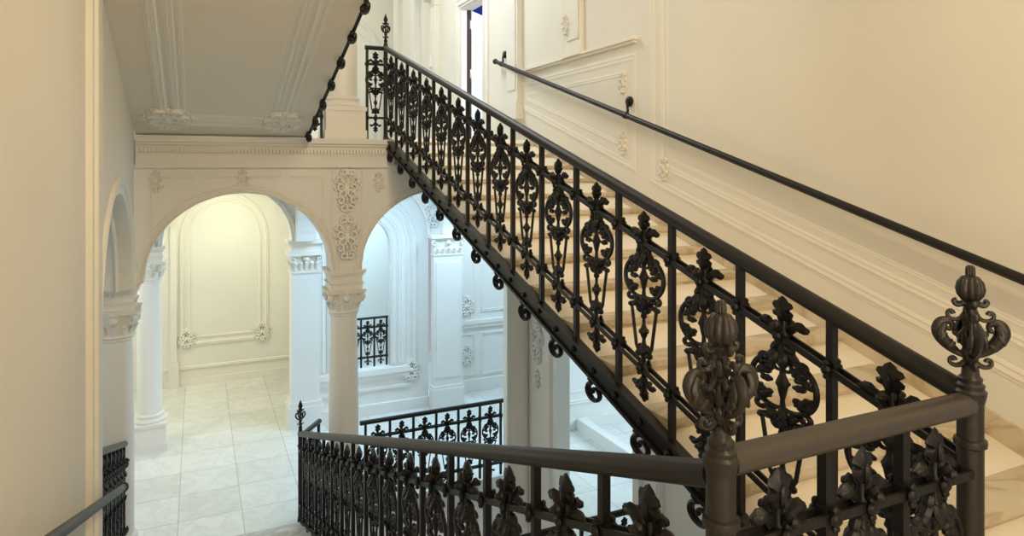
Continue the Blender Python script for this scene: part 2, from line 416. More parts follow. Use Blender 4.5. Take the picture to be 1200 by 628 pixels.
def slim_finial():
    m = MB()
    m.lathe([(.012,.0),(.020,.01),(.012,.03),(.009,.06),(.016,.075),(.009,.09),(.008,.19),(.016,.20),(.022,.215),(.016,.235),(.006,.262),(.002,.275)],10)
    for k in range(4):
        s = MB(); s.tube([(.008,0,.09),(.030,0,.10),(.046,0,.125),(.044,0,.150),(.028,0,.160),(.022,0,.145),(.030,0,.140)],[.006,.007,.008,.008,.006,.005,.006],6)
        s.tube([(.008,0,.19),(.020,0,.175),(.034,0,.180)],[.006,.006,.007],6); s.tube([(.010,0,.05),(.024,0,.045),(.030,0,.055)],[.005,.005,.006],6)
        m.merge(s, Matrix.Rotation(k*PI/2+.3,4,'Z'))
    return m.mesh('finial', M_iron, True)
SFIN = slim_finial()
# ------------------------------------------------------------------ columns and pilasters
def capital_mesh(r, h, square=False):
    m = MB()
    m.lathe([(r*1.0,0),(r*1.10,.012),(r*1.02,.03),(r*1.0,.05),(r*1.06,h*.5),(r*1.25,h*.80),(r*1.30,h*.86)],24)
    a = r*1.30
    m.box(-a,a,-a,a,h*.86,h*.95); m.box(-a*1.06,a*1.06,-a*1.06,a*1.06,h*.95,h)
    for k in range(12):
        Rm = Matrix.Rotation(k*PI/6,4,'Z'); s = MB()
        s.tube([(r*1.0,0,.04),(r*1.08,0,h*.28),(r*1.20,0,h*.42),(r*1.28,0,h*.40)],[.022,.026,.020,.008],6,.5,(1,0,0)); m.merge(s,Rm)
    for k in range(4):
        Rm = Matrix.Rotation(PI/4+k*PI/2,4,'Z'); s = MB()
        sp = spiral(r*1.42,h*.66,.042*r/.14,.008,120,-330,18)
        s.tube([(x,0,z) for x,z in [(r*1.05,h*.45)]+sp],[.016]*20,6,1.6); m.merge(s,Rm)
        Rm = Matrix.Rotation(k*PI/2,4,'Z'); s = MB(); s.ball((r*1.24,0,h*.66),(.022,.04,.04),8,5); s.ball((r*1.28,0,h*.9),(.02,.035,.03),8,5); m.merge(s,Rm)
    return m.mesh('capital', M_trim, True)
def impost(m, a, z0, z1):
    h = z1-z0
    m.box(-a*.92,a*.92,-a*.92,a*.92,z0,z0+h*.3); m.box(-a,a,-a,a,z0+h*.3,z0+h*.36)
    m.box(-a*.9,a*.9,-a*.9,a*.9,z0+h*.36,z0+h*.75)
    m.box(-a*1.02,a*1.02,-a*1.02,a*1.02,z0+h*.75,z0+h*.85); m.box(-a*1.1,a*1.1,-a*1.1,a*1.1,z0+h*.85,z1)
    n = 8
    for i in range(n):
        x = -a*.85+a*1.7*(i+.5)/n
        for s in (1,-1):
            m.box(x-.008,x+.008,s*a*.9-.01,s*a*.9+.01,z0+h*.62,z0+h*.74); m.box(s*a*.9-.01,s*a*.9+.01,x-.008,x+.008,z0+h*.62,z0+h*.74)
CAP = capital_mesh(.145,.25)
def column(label, x, y, zb, zcap=-1.50, zimp=-1.25, ztop=-1.05, r=.145, plinth=.36, group=None, imp=True):
    t = thing('column', label, 'column', (x,y,zb), 0, group or 'columns carrying the arches')
    b = .20
    m = MB(); m.box(-b,b,-b,b,0,plinth-.04); m.box(-b*1.06,b*1.06,-b*1.06,b*1.06,plinth-.04,plinth); m.box(-b*1.06,b*1.06,-b*1.06,b*1.06,0,.10)
    m.obj('plinth', M_column, t)
    MB().lathe([(r*1.32,plinth),(r*1.38,plinth+.02),(r*1.32,plinth+.045),(r*1.14,plinth+.055),(r*1.12,plinth+.07),(r*1.22,plinth+.085),(r*1.20,plinth+.10),(r*1.04,plinth+.115)],32).obj('base', M_column, t, True)
    hs = zcap-zb
    MB().lathe([(r*1.02,plinth+.11),(r*1.03,plinth+.5*(hs-plinth)),(r*.93,hs-.06),(r*.92,hs-.03),(r*.99,hs-.02),(r*.99,hs)],36).obj('shaft', M_column, t, True)
    if imp:
        link('capital', CAP, t, (0,0,hs))
        m = MB(); impost(m, .175, zimp-zb, ztop-zb); m.obj('impost', M_trim, t)
    return t
def pilaster(label, x, y, w, d, zb, zt, face, material=M_white, cap=True, caph=.25, group=None, baseh=.35, imp=True):
    """face: 'x-' projects towards -x from (x,y); 'y-' towards -y; w along the wall, d projection"""
    t = thing('pilaster', label, 'pilaster', (x,y,zb), -PI/2 if face == 'x-' else 0, group or 'pilasters on the walls')
    H = zt-zb; top = H-caph if cap else H    # local: +x along the wall, -y out of the wall
    m = MB(); m.box(-w/2,w/2,-d,0,baseh,top)
    m.box(-w/2+.04,w/2-.04,-d-.012,-d,baseh+.12,top-.1) if w > .2 else None
    m.obj('shaft', material, t)
    m = MB(); m.box(-w/2-.03,w/2+.03,-d-.03,0,0,baseh-.05); m.box(-w/2-.018,w/2+.018,-d-.018,0,baseh-.05,baseh); m.obj('base', material, t)
    if cap:
        m = MB(); m.box(-w/2-.01,w/2+.01,-d-.01,0,top,top+.025); m.box(-w/2,w/2,-d,0,top+.02,H-.05)
        m.box(-w/2-.05,w/2+.05,-d-.05,0,H-.05,H); m.box(-w/2-.03,w/2+.03,-d-.03,0,H-.075,H-.05)
        for i in range(5):
            xx = -w/2+w*(i+.5)/5
            m.tube([(xx,-d,top+.03),(xx,-d-.015,top+.08),(xx,-d-.04,top+.12),(xx,-d-.05,top+.11)],[.022,.026,.02,.008],6,.5,(0,1,0))
        for s in (1,-1):
            sp = spiral(s*(w/2),caph*.62,.042,.008,90,90-s*420,18); m.tube([(a,-d-.02,top+b_) for a,b_ in sp],.014,6,1.8)
        m.ball((0,-d-.02,top+caph*.62),(.04,.025,.04),8,5)
        m.obj('capital', M_trim, t, True)
    return t
# =================================================================== THE SETTING
LIT = M_plaster
# floors
SLAB_FRONT = 6.94
m = MB(); m.box(-3.2,1.62,7.07,13.0,ZH-.3,ZH); m.box(1.62,8.5,7.40,13.0,ZH-.3,ZH); m.box(3.56,8.5,1.0,7.4,ZH-.3,ZH); struct(m.obj('floor', M_floor))
m = MB(); m.box(-3.2,-.72,3.0,7.07,ZH-.3,ZH); struct(m.obj('floor_side', M_floor))
m = MB(); m.box(-.55,WR,-1.9,1.17,ZL-.25,ZL); struct(m.obj('floor_landing', M_stepg))
m = MB(); m.box(WL-.2,WR,SLAB_FRONT+.16,12.9,-.02,ZU); struct(m.obj('floor_upper', M_stepg))
m = MB(); m.box(.99,WR,1.2,7.6,-6.6,-6.4); struct(m.obj('floor_lower', M_floor))
# ceilings
m = MB(); m.box(-3.2,8.5,-2.1,13.1,4.3,4.45); struct(m.obj('ceiling', M_white))
m = MB(); m.box(-3.2,WL-.2,3.0,13.0,-.02,.2); m.box(WR+.2,8.5,1.0,13.0,-.02,.2); struct(m.obj('ceiling_hall', M_white))
# left wall: solid near the camera, an arch opening beside the flight, solid above
wl = arch_wall('wall_left','x',WL-.22,WL,-2.1,6.72,-4.0,4.35,[(4.40,6.58,-3.6,-1.05,.86),(6.58,6.72,-3.6,-1.05,None)], M_plaster)
m = MB(); m.box(WL-.01,WL+.048,3.98,4.14,-3.3,4.3); m.box(WL-.01,WL+.030,3.92,3.98,-3.3,4.3)
m.obj('wall_pilaster_strip', M_plaster, wl, True)
m = MB(); pts = [(WL,5.49-1.17*math.cos(PI*i/24),-1.05+.95*math.sin(PI*i/24)) for i in range(25)]
sweep(m, pts, (1,0,0), k=.9); m.obj('archivolt', M_trim, wl, True)
m = MB(); pts = [(WL-.12,5.49-1.06*math.cos(PI*i/24),-1.05+.83*math.sin(PI*i/24)) for i in range(25)]
sweep(m, pts, (1,0,0), k=.9); m.obj('arch_reveal', M_trim, wl, True)
# the wall on the hall's left side, arcade between the two rows of columns
wa = arch_wall('wall_arcade_left','x',WL-.22,WL,7.22,12.7,-1.05,-.02,[(7.30,9.86,-1.05,-1.05,.86),(10.36,12.4,-1.05,-1.05,.86)], M_white)
m = MB(); m.box(WL-.22,WL,7.1,12.7,ZU,4.3); struct(m.obj('wall_left_upper', M_white))
struct(MB().box(-3.2,-3.05,3.0,13.0,ZH,.0).obj('wall_side_left', M_white))
m = MB(); m.box(-3.2,WL-.2,2.9,3.0,ZH,0); struct(m.obj('wall_side_front', M_white))
# right wall with the doorway (upper floor) and the opening to the room beside the hall (lower floor)
wr = arch_wall('wall_right','x',WR,WR+.16,-2.1,12.8,-.25,4.35,[(8.17,9.02,ZU,2.25,None)], M_plaster)
wr2 = arch_wall('wall_right_lower','x',WR,WR+.16,1.0,7.25,-6.5,-.25,[(4.84,6.20,-3.72,-1.2,.62)], M_plaster)
arch_wall('wall_arcade_right','x',WR,WR+.2,7.25,9.98,-1.05,-.02,[(7.40,9.80,-1.05,-1.05,.84)], M_white)
struct(MB().box(WR-.1,WR+.2,7.2,12.7,-.25,.0).obj('wall_beam', M_white))
struct(MB().box(WL-.2,WR+.2,-2.1,-1.95,-4,4.35).obj('wall_front', M_plaster))
wb = struct(MB().box(-3.2,WR+.1,12.7,12.9,ZH-.1,4.35).obj('wall_back', M_plaster))
struct(MB().box(8.4,8.5,1.0,13,ZH-.1,.1).obj('wall_side_right', M_white))
struct(MB().box(.99,WR,7.40,7.62,-6.5,ZH-.301).obj('wall_well', M_white))
wside = struct(MB().box(4.45,8.4,8.3,8.45,ZH,-.02).obj('wall_side_room', M_white))
struct(MB().box(WR+.16,8.4,1.0,1.1,ZH,-.02).obj('wall_side_room_front', M_white))
# wall behind the well under the left flight
struct(MB().prism([(1.17,ZL-.3),(6.9,ZH-.02),(6.9,-6.5),(1.17,-6.5)],'x',XL-.2,XL-.05).obj('wall_under_flight', M_white))
# facade: arcade carrying the upper floor
fy0, fy1 = 6.90, 7.20
wf = arch_wall('wall_arcade','y',fy0,fy1,WL-.2,WR,-1.05,.02,[(-.44,1.23,-1.05,-1.05,.80),(1.52,3.22,-1.05,-1.05,.80)], M_plaster, 28)
m = MB()
m.box(WL,1.86,fy0-.02,fy1-.04,.0,.26); m.box(WL,1.88,fy0-.045,fy0,.20,.225); m.box(WL,1.89,fy0-.075,fy0,.225,.275); m.box(WL,1.87,fy0-.04,fy0,-.012,.012)
m.box(WL,1.87,fy0-.03,fy0,.105,.12)
m.box(1.86,WR,fy0+.10,fy1-.04,.0,.2)
m.obj('cornice', M_plaster, wf)
m = MB(); x = WL+.01
while x < 1.86: m.box(x,x+.018,fy0-.05,fy0-.01,.128,.165); x += .032
m.obj('dentil_row', M_trim, wf)
m = MB()
for (cx,hw) in ((.395,.835),(2.37,.85)):
    sweep(m, [(cx-(hw+.05)*math.cos(PI*i/30), fy0, -1.05+.85*math.sin(PI*i/30)) for i in range(31)], (0,-1,0), k=.55, kd=.7)
    sweep(m, [(cx-(hw+.005)*math.cos(PI*i/30), fy0, -1.05+.805*math.sin(PI*i/30)) for i in range(31)], (0,-1,0), k=.3, kd=.6)
m.obj('archivolt', M_trim, wf, True)
m = MB()
sweep(m, [(-.02,fy0,-.10),(-.33,fy0,-.10),(-.33,fy0,-.13),(-.38,fy0,-.13),(-.38,fy0,-.62)], (0,-1,0), k=.3, kd=.5)
sweep(m, [(.82,fy0,-.10),(1.10,fy0,-.10),(1.10,fy0,-.13),(1.14,fy0,-.13),(1.14,fy0,-.60)], (0,-1,0), k=.3, kd=.5)
sweep(m, [(.05,fy0,-.10),(.74,fy0,-.10)], (0,-1,0), k=.3, kd=.5)
sweep(m, [(1.22,fy0,-.04),(1.22,fy0,-.95),(1.53,fy0,-.95),(1.53,fy0,-.04)], (0,-1,0), k=.3, kd=.5)
m.obj('panel_moulding', M_trim, wf, True)
relief(CT_tall, (1.375,fy0,-.24), 0, wf); relief(CT_tall, (1.375,fy0,-.72), 0, wf); relief(CT_small, (.395,fy0,-.13), 0, wf)
relief(CT_small, (-.34,fy0,-.14), 0, wf); relief(CT_small, (1.70,fy0,-.16), 0, wf)
# second row of arches inside the hall
w2 = arch_wall('wall_arcade_inner','y',9.98,10.30,WL-.2,3.76,-1.05,-.02,[(-.42,1.22,-1.05,-1.05,.80),(1.60,3.26,-1.05,-1.05,.80)], M_white, 28)
m = MB()
for (cx,hw) in ((.40,.82),(2.40,.80)):
    sweep(m, [(cx-(hw+.05)*math.cos(PI*i/30), 9.98, -1.05+.85*math.sin(PI*i/30)) for i in range(31)], (0,-1,0), k=.7)
m.obj('archivolt', M_trim, w2, True)
relief(CT_tall, (1.41,9.98,-.72), 0, w2, M_white); relief(CT_small, (1.41,9.98,-.3), 0, w2, M_white); relief(CT_tall, (3.30,9.98,-.72), 0, w2, M_white)
w3 = arch_wall('wall_arcade_cross','x',1.26,1.52,7.2,9.98,-1.05,-.02,[(7.36,9.80,-1.05,-1.05,.86)], M_white, 28)
# back bay of the hall
w4 = struct(MB().box(1.52,1.66,10.30,12.7,ZH,-.02).obj('wall_bay', M_plaster))
m = MB(); sweep(m, [(1.52,10.5,-3.2),(1.52,10.5,-1.2)]+[(1.52,11.5-1.0*math.cos(PI*i/16),-1.2+.8*math.sin(PI*i/16)) for i in range(1,16)]+[(1.52,12.5,-1.2),(1.52,12.5,-3.2)], (-1,0,0), closed=True); m.obj('panel_moulding', M_trim, w4, True)
relief(CT_small, (1.52,11.6,-1.5), -PI/2, w4)
# back wall panel with round arch, corner rosettes, dado
m = MB()
for k, g in ((1.5,0),(1.0,.11)):
    x0, x1 = -.24+g, 1.12-g; cx = (x0+x1)/2; hw = (x1-x0)/2
    pts = [(x0,12.7,-3.02+g),(x0,12.7,-1.25)]+[(cx-hw*math.cos(PI*i/20),12.7,-1.25+(.78-g)*math.sin(PI*i/20)) for i in range(1,20)]+[(x1,12.7,-1.25),(x1,12.7,-3.02+g)]
    sweep(m, pts, (0,-1,0), k=k*.7, closed=True)
sweep(m, [(-.5,12.7,-3.42),(1.52,12.7,-3.42)], (0,-1,0), k=.9)
m.box(-.5,1.52,12.67,12.7,ZH,ZH+.12)
m.obj('panel_moulding', M_trim, wb, True)
relief(CT_round, (-.16,12.69,-2.92), 0, wb); relief(CT_round, (1.04,12.69,-2.92), 0, wb)
# right rear bay: wall with an arched opening behind a small balustrade
w5 = arch_wall('wall_rear_bay','y',10.06,10.22,1.60,3.26,ZH,-.1,[(1.79,2.66,-3.04,-1.2,.435)], M_white, 24)
m = MB()
for g, k, d in ((.05,.9,0),(.15,1.2,.0),(.28,.9,0),(.38,1.3,.0)):
    hw = .435+g; cx = 2.225; d = 10.06
    sweep(m, [(cx-hw,d,-3.0),(cx-hw,d,-1.2)]+[(cx-hw*math.cos(PI*i/24),d,-1.2+(.435+g)*math.sin(PI*i/24)) for i in range(1,24)]+[(cx+hw,d,-1.2),(cx+hw,d,-3.0)], (0,-1,0), k=k)
m.obj('archivolt', M_white, w5, True)
m = MB(); m.box(1.60,2.95,9.99,10.06,-3.12,-3.04); m.box(1.60,2.95,10.02,10.06,-3.20,-3.12); m.box(1.6,2.95,10.03,10.06,-3.36,-3.32); m.box(1.6,3.26,10.0,10.06,ZH,ZH+.16); m.obj('sill', M_white, w5)
relief(CT_round, (2.98,10.05,-3.12), 0, w5, M_white)
w6 = struct(MB().box(3.7,6.6,10.4,10.55,ZH,-.02).obj('wall_rear_side', M_white))
m = MB(); m.box(3.7,6.6,10.34,10.4,-2.60,-2.54); m.box(3.7,6.6,10.36,10.4,-2.66,-2.60); m.box(3.7,6.6,10.35,10.4,ZH,ZH+.2)
for z0,z1 in ((-2.4,-.5),(-3.45,-2.78)):
    sweep(m, [(3.86,10.4,z0),(4.16,10.4,z0),(4.16,10.4,z1),(3.86,10.4,z1)], (0,-1,0), k=.6, closed=True)
    sweep(m, [(4.30,10.4,z0),(5.6,10.4,z0),(5.6,10.4,z1),(4.30,10.4,z1)], (0,-1,0), k=.8, closed=True)
m.obj('panel_moulding', M_white, w6, True)
relief(CT_round, (4.02,10.4,-2.3), 0, w6, M_white); relief(CT_round, (4.02,10.4,-3.1), 0, w6, M_white)
# dado relief wall between hall floor and the upper pieces at the right bay, row of mouldings on the right lower wall
m = MB()
sweep(m, [(WR,2.3,-3.4),(WR,4.45,-3.4),(WR,4.45,-1.35),(WR,2.3,-2.0)], (-1,0,0), k=1.3, closed=True)
m.obj('panel_moulding', M_white, wr2, True)
relief(CT_tall, (WR,6.62,-1.95), -PI/2, wr2, M_white, name='console_relief'); relief(CT_small, (WR,6.62,-2.35), -PI/2, wr2, M_white, name='console_relief')
m = MB(); pts = [(WR,5.52-.80*math.cos(PI*i/20),-1.2+.74*math.sin(PI*i/20)) for i in range(21)]
sweep(m, [(WR,4.72,-3.6)]+pts+[(WR,6.32,-3.6)], (-1,0,0), k=.8); m.obj('archivolt', M_white, wr2, True)
# side room: panelling and low kerb
m = MB(); sweep(m, [(4.6,8.3,-3.35),(6.8,8.3,-3.35),(6.8,8.3,-.8),(4.6,8.3,-.8)], (0,-1,0), k=1.2, closed=True)
sweep(m, [(4.75,8.3,-3.2),(6.65,8.3,-3.2),(6.65,8.3,-.95),(4.75,8.3,-.95)], (0,-1,0), k=.7, closed=True)
m.box(4.45,8.4,8.24,8.3,ZH,ZH+.14); m.obj('panel_moulding', M_white, wside, True)
struct(MB().box(4.86,4.98,6.3,8.24,ZH,ZH+.16).obj('trim_1', M_white))
# ---------------------------------------------------------------- right wall mouldings (upper)
SL = .3095
m = MB()
for g,k in ((0,1.0),(.13,.8),(.20,.45)):
    sweep(m, [(WR,4.56-g,4.0),(WR,4.56-g,-.11+g*.9),(WR,-1.8,-.11+g*.9-SL*(6.36-g))], (-1,0,0), k=k, kd=.38*k)
m.obj('panel_moulding', M_trim, wr, True)
m = MB()
for g,k in ((0,1.0),(.13,.7)):
    y0,y1 = 4.81+g, 7.02-g
    sweep(m, [(WR,y0,.95-g),(WR,y1,.95-g),(WR,y1,.69+g*.6),(WR,y0,.69-(2.21-2*g)*SL*1.03+g*.8)], (-1,0,0), k=k, kd=.38*k, closed=True)
m.obj('panel_moulding', M_trim, wr, True)
relief(CT_small, (WR,4.98,.74), -PI/2, wr); relief(CT_small, (WR,4.98,.20), -PI/2, wr); relief(CT_small, (WR,4.40,-.02), -PI/2, wr)
m = MB(); m.box(WR-.05,WR,4.76,7.05,1.085,1.11); m.box(WR-.03,WR,4.78,7.05,1.06,1.085); m.obj('ledge', M_trim, wr)
# skirting of the right flight
m = MB(); m.prism([(1.2,ZL),(6.8,ZU),(6.8,ZU+.16),(1.2,ZL+.18)],'x',WR-.018,WR); m.box(WR-.018,WR,-1.9,1.2,ZL,ZL+.18); m.obj('skirting', M_step, wr)
pilaster('tall white pilaster on right wall just past the wall handrail end', WR, 7.16, .30, .07, .55, 4.25, 'x-', M_white, False, baseh=.22)
pilaster('shallow pilaster above the ledge on right wall, with small plaster drop', WR, 5.80, .30, .035, 1.11, 4.25, 'x-', M_trim, False, baseh=.03)
relief(CT_small, (WR-.047,5.92,1.42), -PI/2, wr, M_white)
for i,(y,w,lb) in enumerate(((10.05,.22,'warm cream pilaster on right wall beyond the doorway'),(11.1,.30,'white pilaster on right wall second past the doorway'),(12.2,.30,'white pilaster at the far end of right wall upstairs'))):
    pilaster(lb, WR, y, w, .09, ZU, (2.75,4.2,4.2)[i], 'x-', (M_plaster,M_white,M_white)[i], True, baseh=.3)
tag(MB().box(WR-.125,WR-.09,10.02,10.09,1.55,1.72).obj('junction_box', M_box), 'small white box on the warm cream pilaster upstairs', 'electrical box')
# doorway frame and leaf
m = MB()
sweep(m, [(WR,9.10,ZU),(WR,9.10,2.33),(WR,8.09,2.33),(WR,8.09,ZU)], (-1,0,0), k=2.2, kd=1.6)
m.box(WR,WR+.16,9.0,9.02,ZU,2.25); m.box(WR,WR+.16,8.17,8.19,ZU,2.25); m.box(WR,WR+.16,8.19,9.0,2.23,2.25)
struct(m.obj('door_1', M_white, None, True)); dfr = bpy.data.objects['door_1']
la = R(40)
dl = tag(link('door_leaf', None, None, (WR+.12,9.0,ZU+.01), la), 'white door leaf standing open behind the upstairs doorway', 'door')
m = MB(); m.box(.01,.86,-.02,.02,0,1.97); sweep(m,[(.12,-.02,.15),(.76,-.02,.15),(.76,-.02,.85),(.12,-.02,.85)],(0,-1,0),k=.6,closed=True); sweep(m,[(.12,-.02,1.0),(.76,-.02,1.0),(.76,-.02,1.85),(.12,-.02,1.85)],(0,-1,0),k=.6,closed=True)
m.obj('panel', M_door, dl); MB().box(-.03,.01,-.03,.025,0,1.97).obj('edge', M_dark, dl, label='dark brown door edge')
for z in (.3,1.0,1.7): MB().lathe([(.012,z),(.014,z+.01),(.014,z+.11),(.012,z+.12)],10,(-.02,-.036,0)).obj('hinge', M_steel, dl, True, 'steel hinge')
m = MB(); m.box(WR+.16,7.0,12.0,12.1,ZU,4.3); m.box(WR+.16,7.0,6.4,6.5,ZU,4.3); m.box(7.0,7.1,6.4,12.1,ZU,4.3); struct(m.obj('wall_blue_room', M_blue))
struct(MB().box(WR+.16,7.0,6.5,12.0,.2,ZU).obj('floor_blue_room', M_stepg))
# far upper hall: arch mouldings on the back wall
m = MB()
for cx in (.6,2.45):
    for g,k in ((0,1.6),(.14,1.1)):
        hw = .72-g
        sweep(m, [(cx-hw,12.7,.4),(cx-hw,12.7,1.9)]+[(cx-hw*math.cos(PI*i/20),12.7,1.9+hw*1.3*math.sin(PI*i/20)) for i in range(1,20)]+[(cx+hw,12.7,1.9),(cx+hw,12.7,.4)], (0,-1,0), k=k)
m.obj('archivolt', M_white, wb, True)
wu = arch_wall('wall_arcade_upper','y',10.0,10.28,WL-.2,WR,2.6,4.3,[(-.42,1.22,2.6,2.6,.9),(1.58,3.22,2.6,2.6,.9)], M_white, 24)
# =================================================================== COLUMNS
col_cap = dict()
column('slender cream column carrying the middle of the double arch', 1.375, 7.06, ZH)
column('white column at the left corner of the near arch, beside railing', -.655, 6.87, ZH)
column('white column on square plinth behind the left corner column', -.57, 10.13, ZH)
column('thick upstairs column on a square plinth beside the top of the stairs', 1.375, 7.14, ZU+.02, zcap=3.7, r=.15, plinth=.34, imp=False)
column('column under the upstairs inner arch, far behind the top newel', 1.40, 10.14, ZU, zcap=2.6, r=.14, plinth=.34, imp=False)
m = MB()
t = thing('pier', 'square blue-white pier with carved capital seen through the near arch', 'pier', (1.41,10.14,ZH))
MB().box(-.19,.19,-.17,.17,.34,2.22).obj('shaft', M_white, t)
m = MB(); m.box(-.24,.24,-.22,.22,0,.30); m.box(-.22,.22,-.20,.20,.30,.36); m.obj('base', M_white, t)
m = MB(); m.box(-.19,.19,-.17,.17,2.22,2.45); m.box(-.25,.25,-.23,.23,2.45,2.50); m.box(-.20,.20,-.18,.18,2.50,2.62); m.box(-.25,.25,-.23,.23,2.62,2.67); m.box(-.21,.21,-.19,.19,2.20,2.23)
for i in range(5):
    for (ax) in (0,1):
        q = -.15+.3*i/4
        if ax == 0: m.tube([(q,-.17,2.24),(q,-.19,2.32),(q,-.225,2.36),(q,-.235,2.34)],[.025,.03,.022,.01],6,.5,(0,1,0))
        else: m.tube([(-.19,q,2.24),(-.21,q,2.32),(-.245,q,2.36),(-.255,q,2.34)],[.025,.03,.022,.01],6,.5,(1,0,0))
for s in (1,-1):
    sp = spiral(s*.18,2.40,.05,.01,90,90-s*420,18); m.tube([(a,-.20,b) for a,b in sp],.016,6,1.6)
m.ball((0,-.19,2.40),(.045,.03,.045),8,5); m.obj('capital', M_trim, t, True)
pilaster('blue-white pilaster with carved capital behind the well railing', 3.51, 9.98, .46, .14, ZH, -1.05, 'y-', M_white, True, .32)
pilaster('cream pilaster with carved capital under the rising flight', 3.27, 6.95, .26, .10, ZH-2.6, -1.05, 'y-', M_trim, True, .30)
pilaster('narrow yellow pilaster strip at the left of the hall back wall', -.36, 12.7, .10, .05, ZH, -1.0, 'y-', M_plaster, False, baseh=.45)
# =================================================================== STAIRS
def flight(label, x0, x1, y0, z0, n, tread, rise, sgn, material, side=None):
    """sgn 1: climbs towards +y from (y0,z0); -1: descends towards +y"""
    t = thing('stair_flight', label, 'stairs', ((x0+x1)/2, y0, z0), 0, 'flights of the staircase'); w = (x1-x0)/2
    for k in range(n):
        m = MB()
        if sgn > 0:
            ya, yb = tread*k, tread*(k+1); zt = rise*(k+1); last = k == n-1
            m.prism([(ya,0),(yb+.03,.08),(yb+.03,zt-.03),(ya,zt-.03)] if not k else [(ya,rise*k+.04),(yb+.03,rise*(k+1)-.04),(yb+.03,zt-.03),(ya,zt-.03)],'x',-w,w); m.box(-w,w,ya-.025,yb,zt-.03,zt-.0)
            m.box(-w,w,ya-.012,ya,zt-.05,zt-.03)
        else:
            ya, yb = tread*k, tread*(k+1); zt = -rise*(k+1)
            m.box(-w,w,ya-.03,yb,zt-.16,zt-.03); m.box(-w,w,ya-.02,yb+.025,zt-.03,zt)
            m.box(-w,w,ya-.03,ya-.001,zt,zt+rise-.03)
        m.obj('step', material, t)
    return t
NT, TR, RI = 15, .392, (ZU-ZL)/15
fl = flight('warm beige marble flight climbing to the upper floor on the right', XR+.03, WR-.018, 1.18, ZL, 15, TR, RI, 1, M_step)
cx = (XR+.03+WR-.018)/2
m = MB(); m.prism([(.0,.012),(TR*14.6,.012+SL*TR*14.6),(TR*14.6,.10+SL*TR*14.6),(.0,.06)],'x',-(WR-XR-.05)/2,(WR-XR-.05)/2); m.obj('soffit', M_soffit, fl)
def string_beam(parent, ox, y0, z0, y1, z1, side, nscroll, step, off, mtl=M_iron, ks=1.0):
    """iron string beside a flight, with rivets and C-scroll brackets hanging from it (parent-local)"""
    sl = (z1-z0)/(y1-y0); m = MB()
    m.prism([(y0,z0-.055),(y1,z1-.055),(y1,z1+.045),(y0,z0+.045)],'x',ox-.012,ox+.012)
    for zz in (-.055,.035): m.prism([(y0,z0+zz),(y1,z1+zz),(y1,z1+zz+.016),(y0,z0+zz+.016)],'x',ox-.028,ox+.022)
    n = int((y1-y0)/(step/2))
    for i in range(n):
        y = y0+off+i*step/2
        if y < y1: m.ball((ox-.018,y,z0+sl*(y-y0)-.005),(.014,.016,.016),7,5)
    m.obj('iron_string', mtl, parent, True)
    s = MB(); sp = [(a*1.5,b) for a,b in spiral(0,-.062,.050,.018,80,-330,26)]
    s.tube([(0,a,b) for a,b in [(.045,.0),(.025,-.008)]+sp],[.012]*2+[.0125-.0002*i for i in range(27)],7,1.6,(1,0,0)); s.ball((0,.02,-.062),(.014,.013,.010),7,5)
    sm = s.mesh('scroll_bracket', mtl, True)
    for i in range(nscroll):
        y = y0+off+i*step
        link('scroll_bracket', sm, parent, (ox-.005,y,z0+sl*(y-y0)-.055)).scale = (1,ks,1)
zs0 = -.59-.955-(-1.57)
string_beam(fl, XR-cx, -.10, ZL+.035-ZL-.03, 5.80, .005+5.90*SL, -1, 15, .392, .22)
fl2 = flight('marble flight going down to the hall along the left wall', WL+.035, XL-.03, 1.19, ZL, 17, .346, (ZL-ZH)/18, -1, M_stepg)
cx2 = (WL+.035+XL-.03)/2
string_beam(fl2, XL-cx2, 0, -.04, 5.85, -.04-5.85*.346, 1, 0, .395, .2)
# upper flight: only its soffit and string are seen, overhead on the left
US = .302
fl3 = thing('stair_flight','flight overhead on the left, seen from below with stucco panel soffit','stairs',((WL+XL)/2,6.9,ZU),0,'flights of the staircase'); w = (XL-WL)/2
zsof = lambda y: .285-ZU+US*(6.9-y)
m = MB(); m.prism([(0,.03),(-5.7,zsof(1.2)),(-5.7,zsof(1.2)+.2),(0,.23)],'x',-w,w); m.obj('soffit', M_soffit, fl3)
for k in range(14):
    m = MB(); m.box(-w,w,-.30-.40*(k+1),-.30-.40*k+.02,.26+.1208*k,.26+.1208*(k+1)+.10); m.obj('step', M_stepg, fl3)
string_beam(fl3, w+.01, -5.7, zsof(1.2)+.09, -.02, .03+.06, 1, 14, .40, .30, M_iron, 1.5)
m = MB(); sn = Vector((0,-US,-1)).normalized()
def sp_(x,y): return (x-(WL+XL)/2, y-6.9, zsof(y)-.0)
for g,k in ((0,1.2),(.10,.9),(.16,.5)):
    pts = [sp_(-.26+g,6.55-g),sp_(.74-g,6.55-g),sp_(.74-g,1.5),sp_(-.26+g,1.5)]
    sweep(m, pts, sn, k=k, closed=True)
m.obj('panel_moulding', M_trim, fl3, True)
pit = -math.atan(1/US)   # turn the relief to face down
for x in (-.22,.70):
    p = sp_(x,6.44)
    Mx = Matrix.Translation(Vector(p)) @ Vector((0,-1,0)).rotation_difference(sn).to_matrix().to_4x4()
    o = MB(); o.merge(CT_wide, Mx); o.obj('plaster_relief', M_trim, fl3, True)
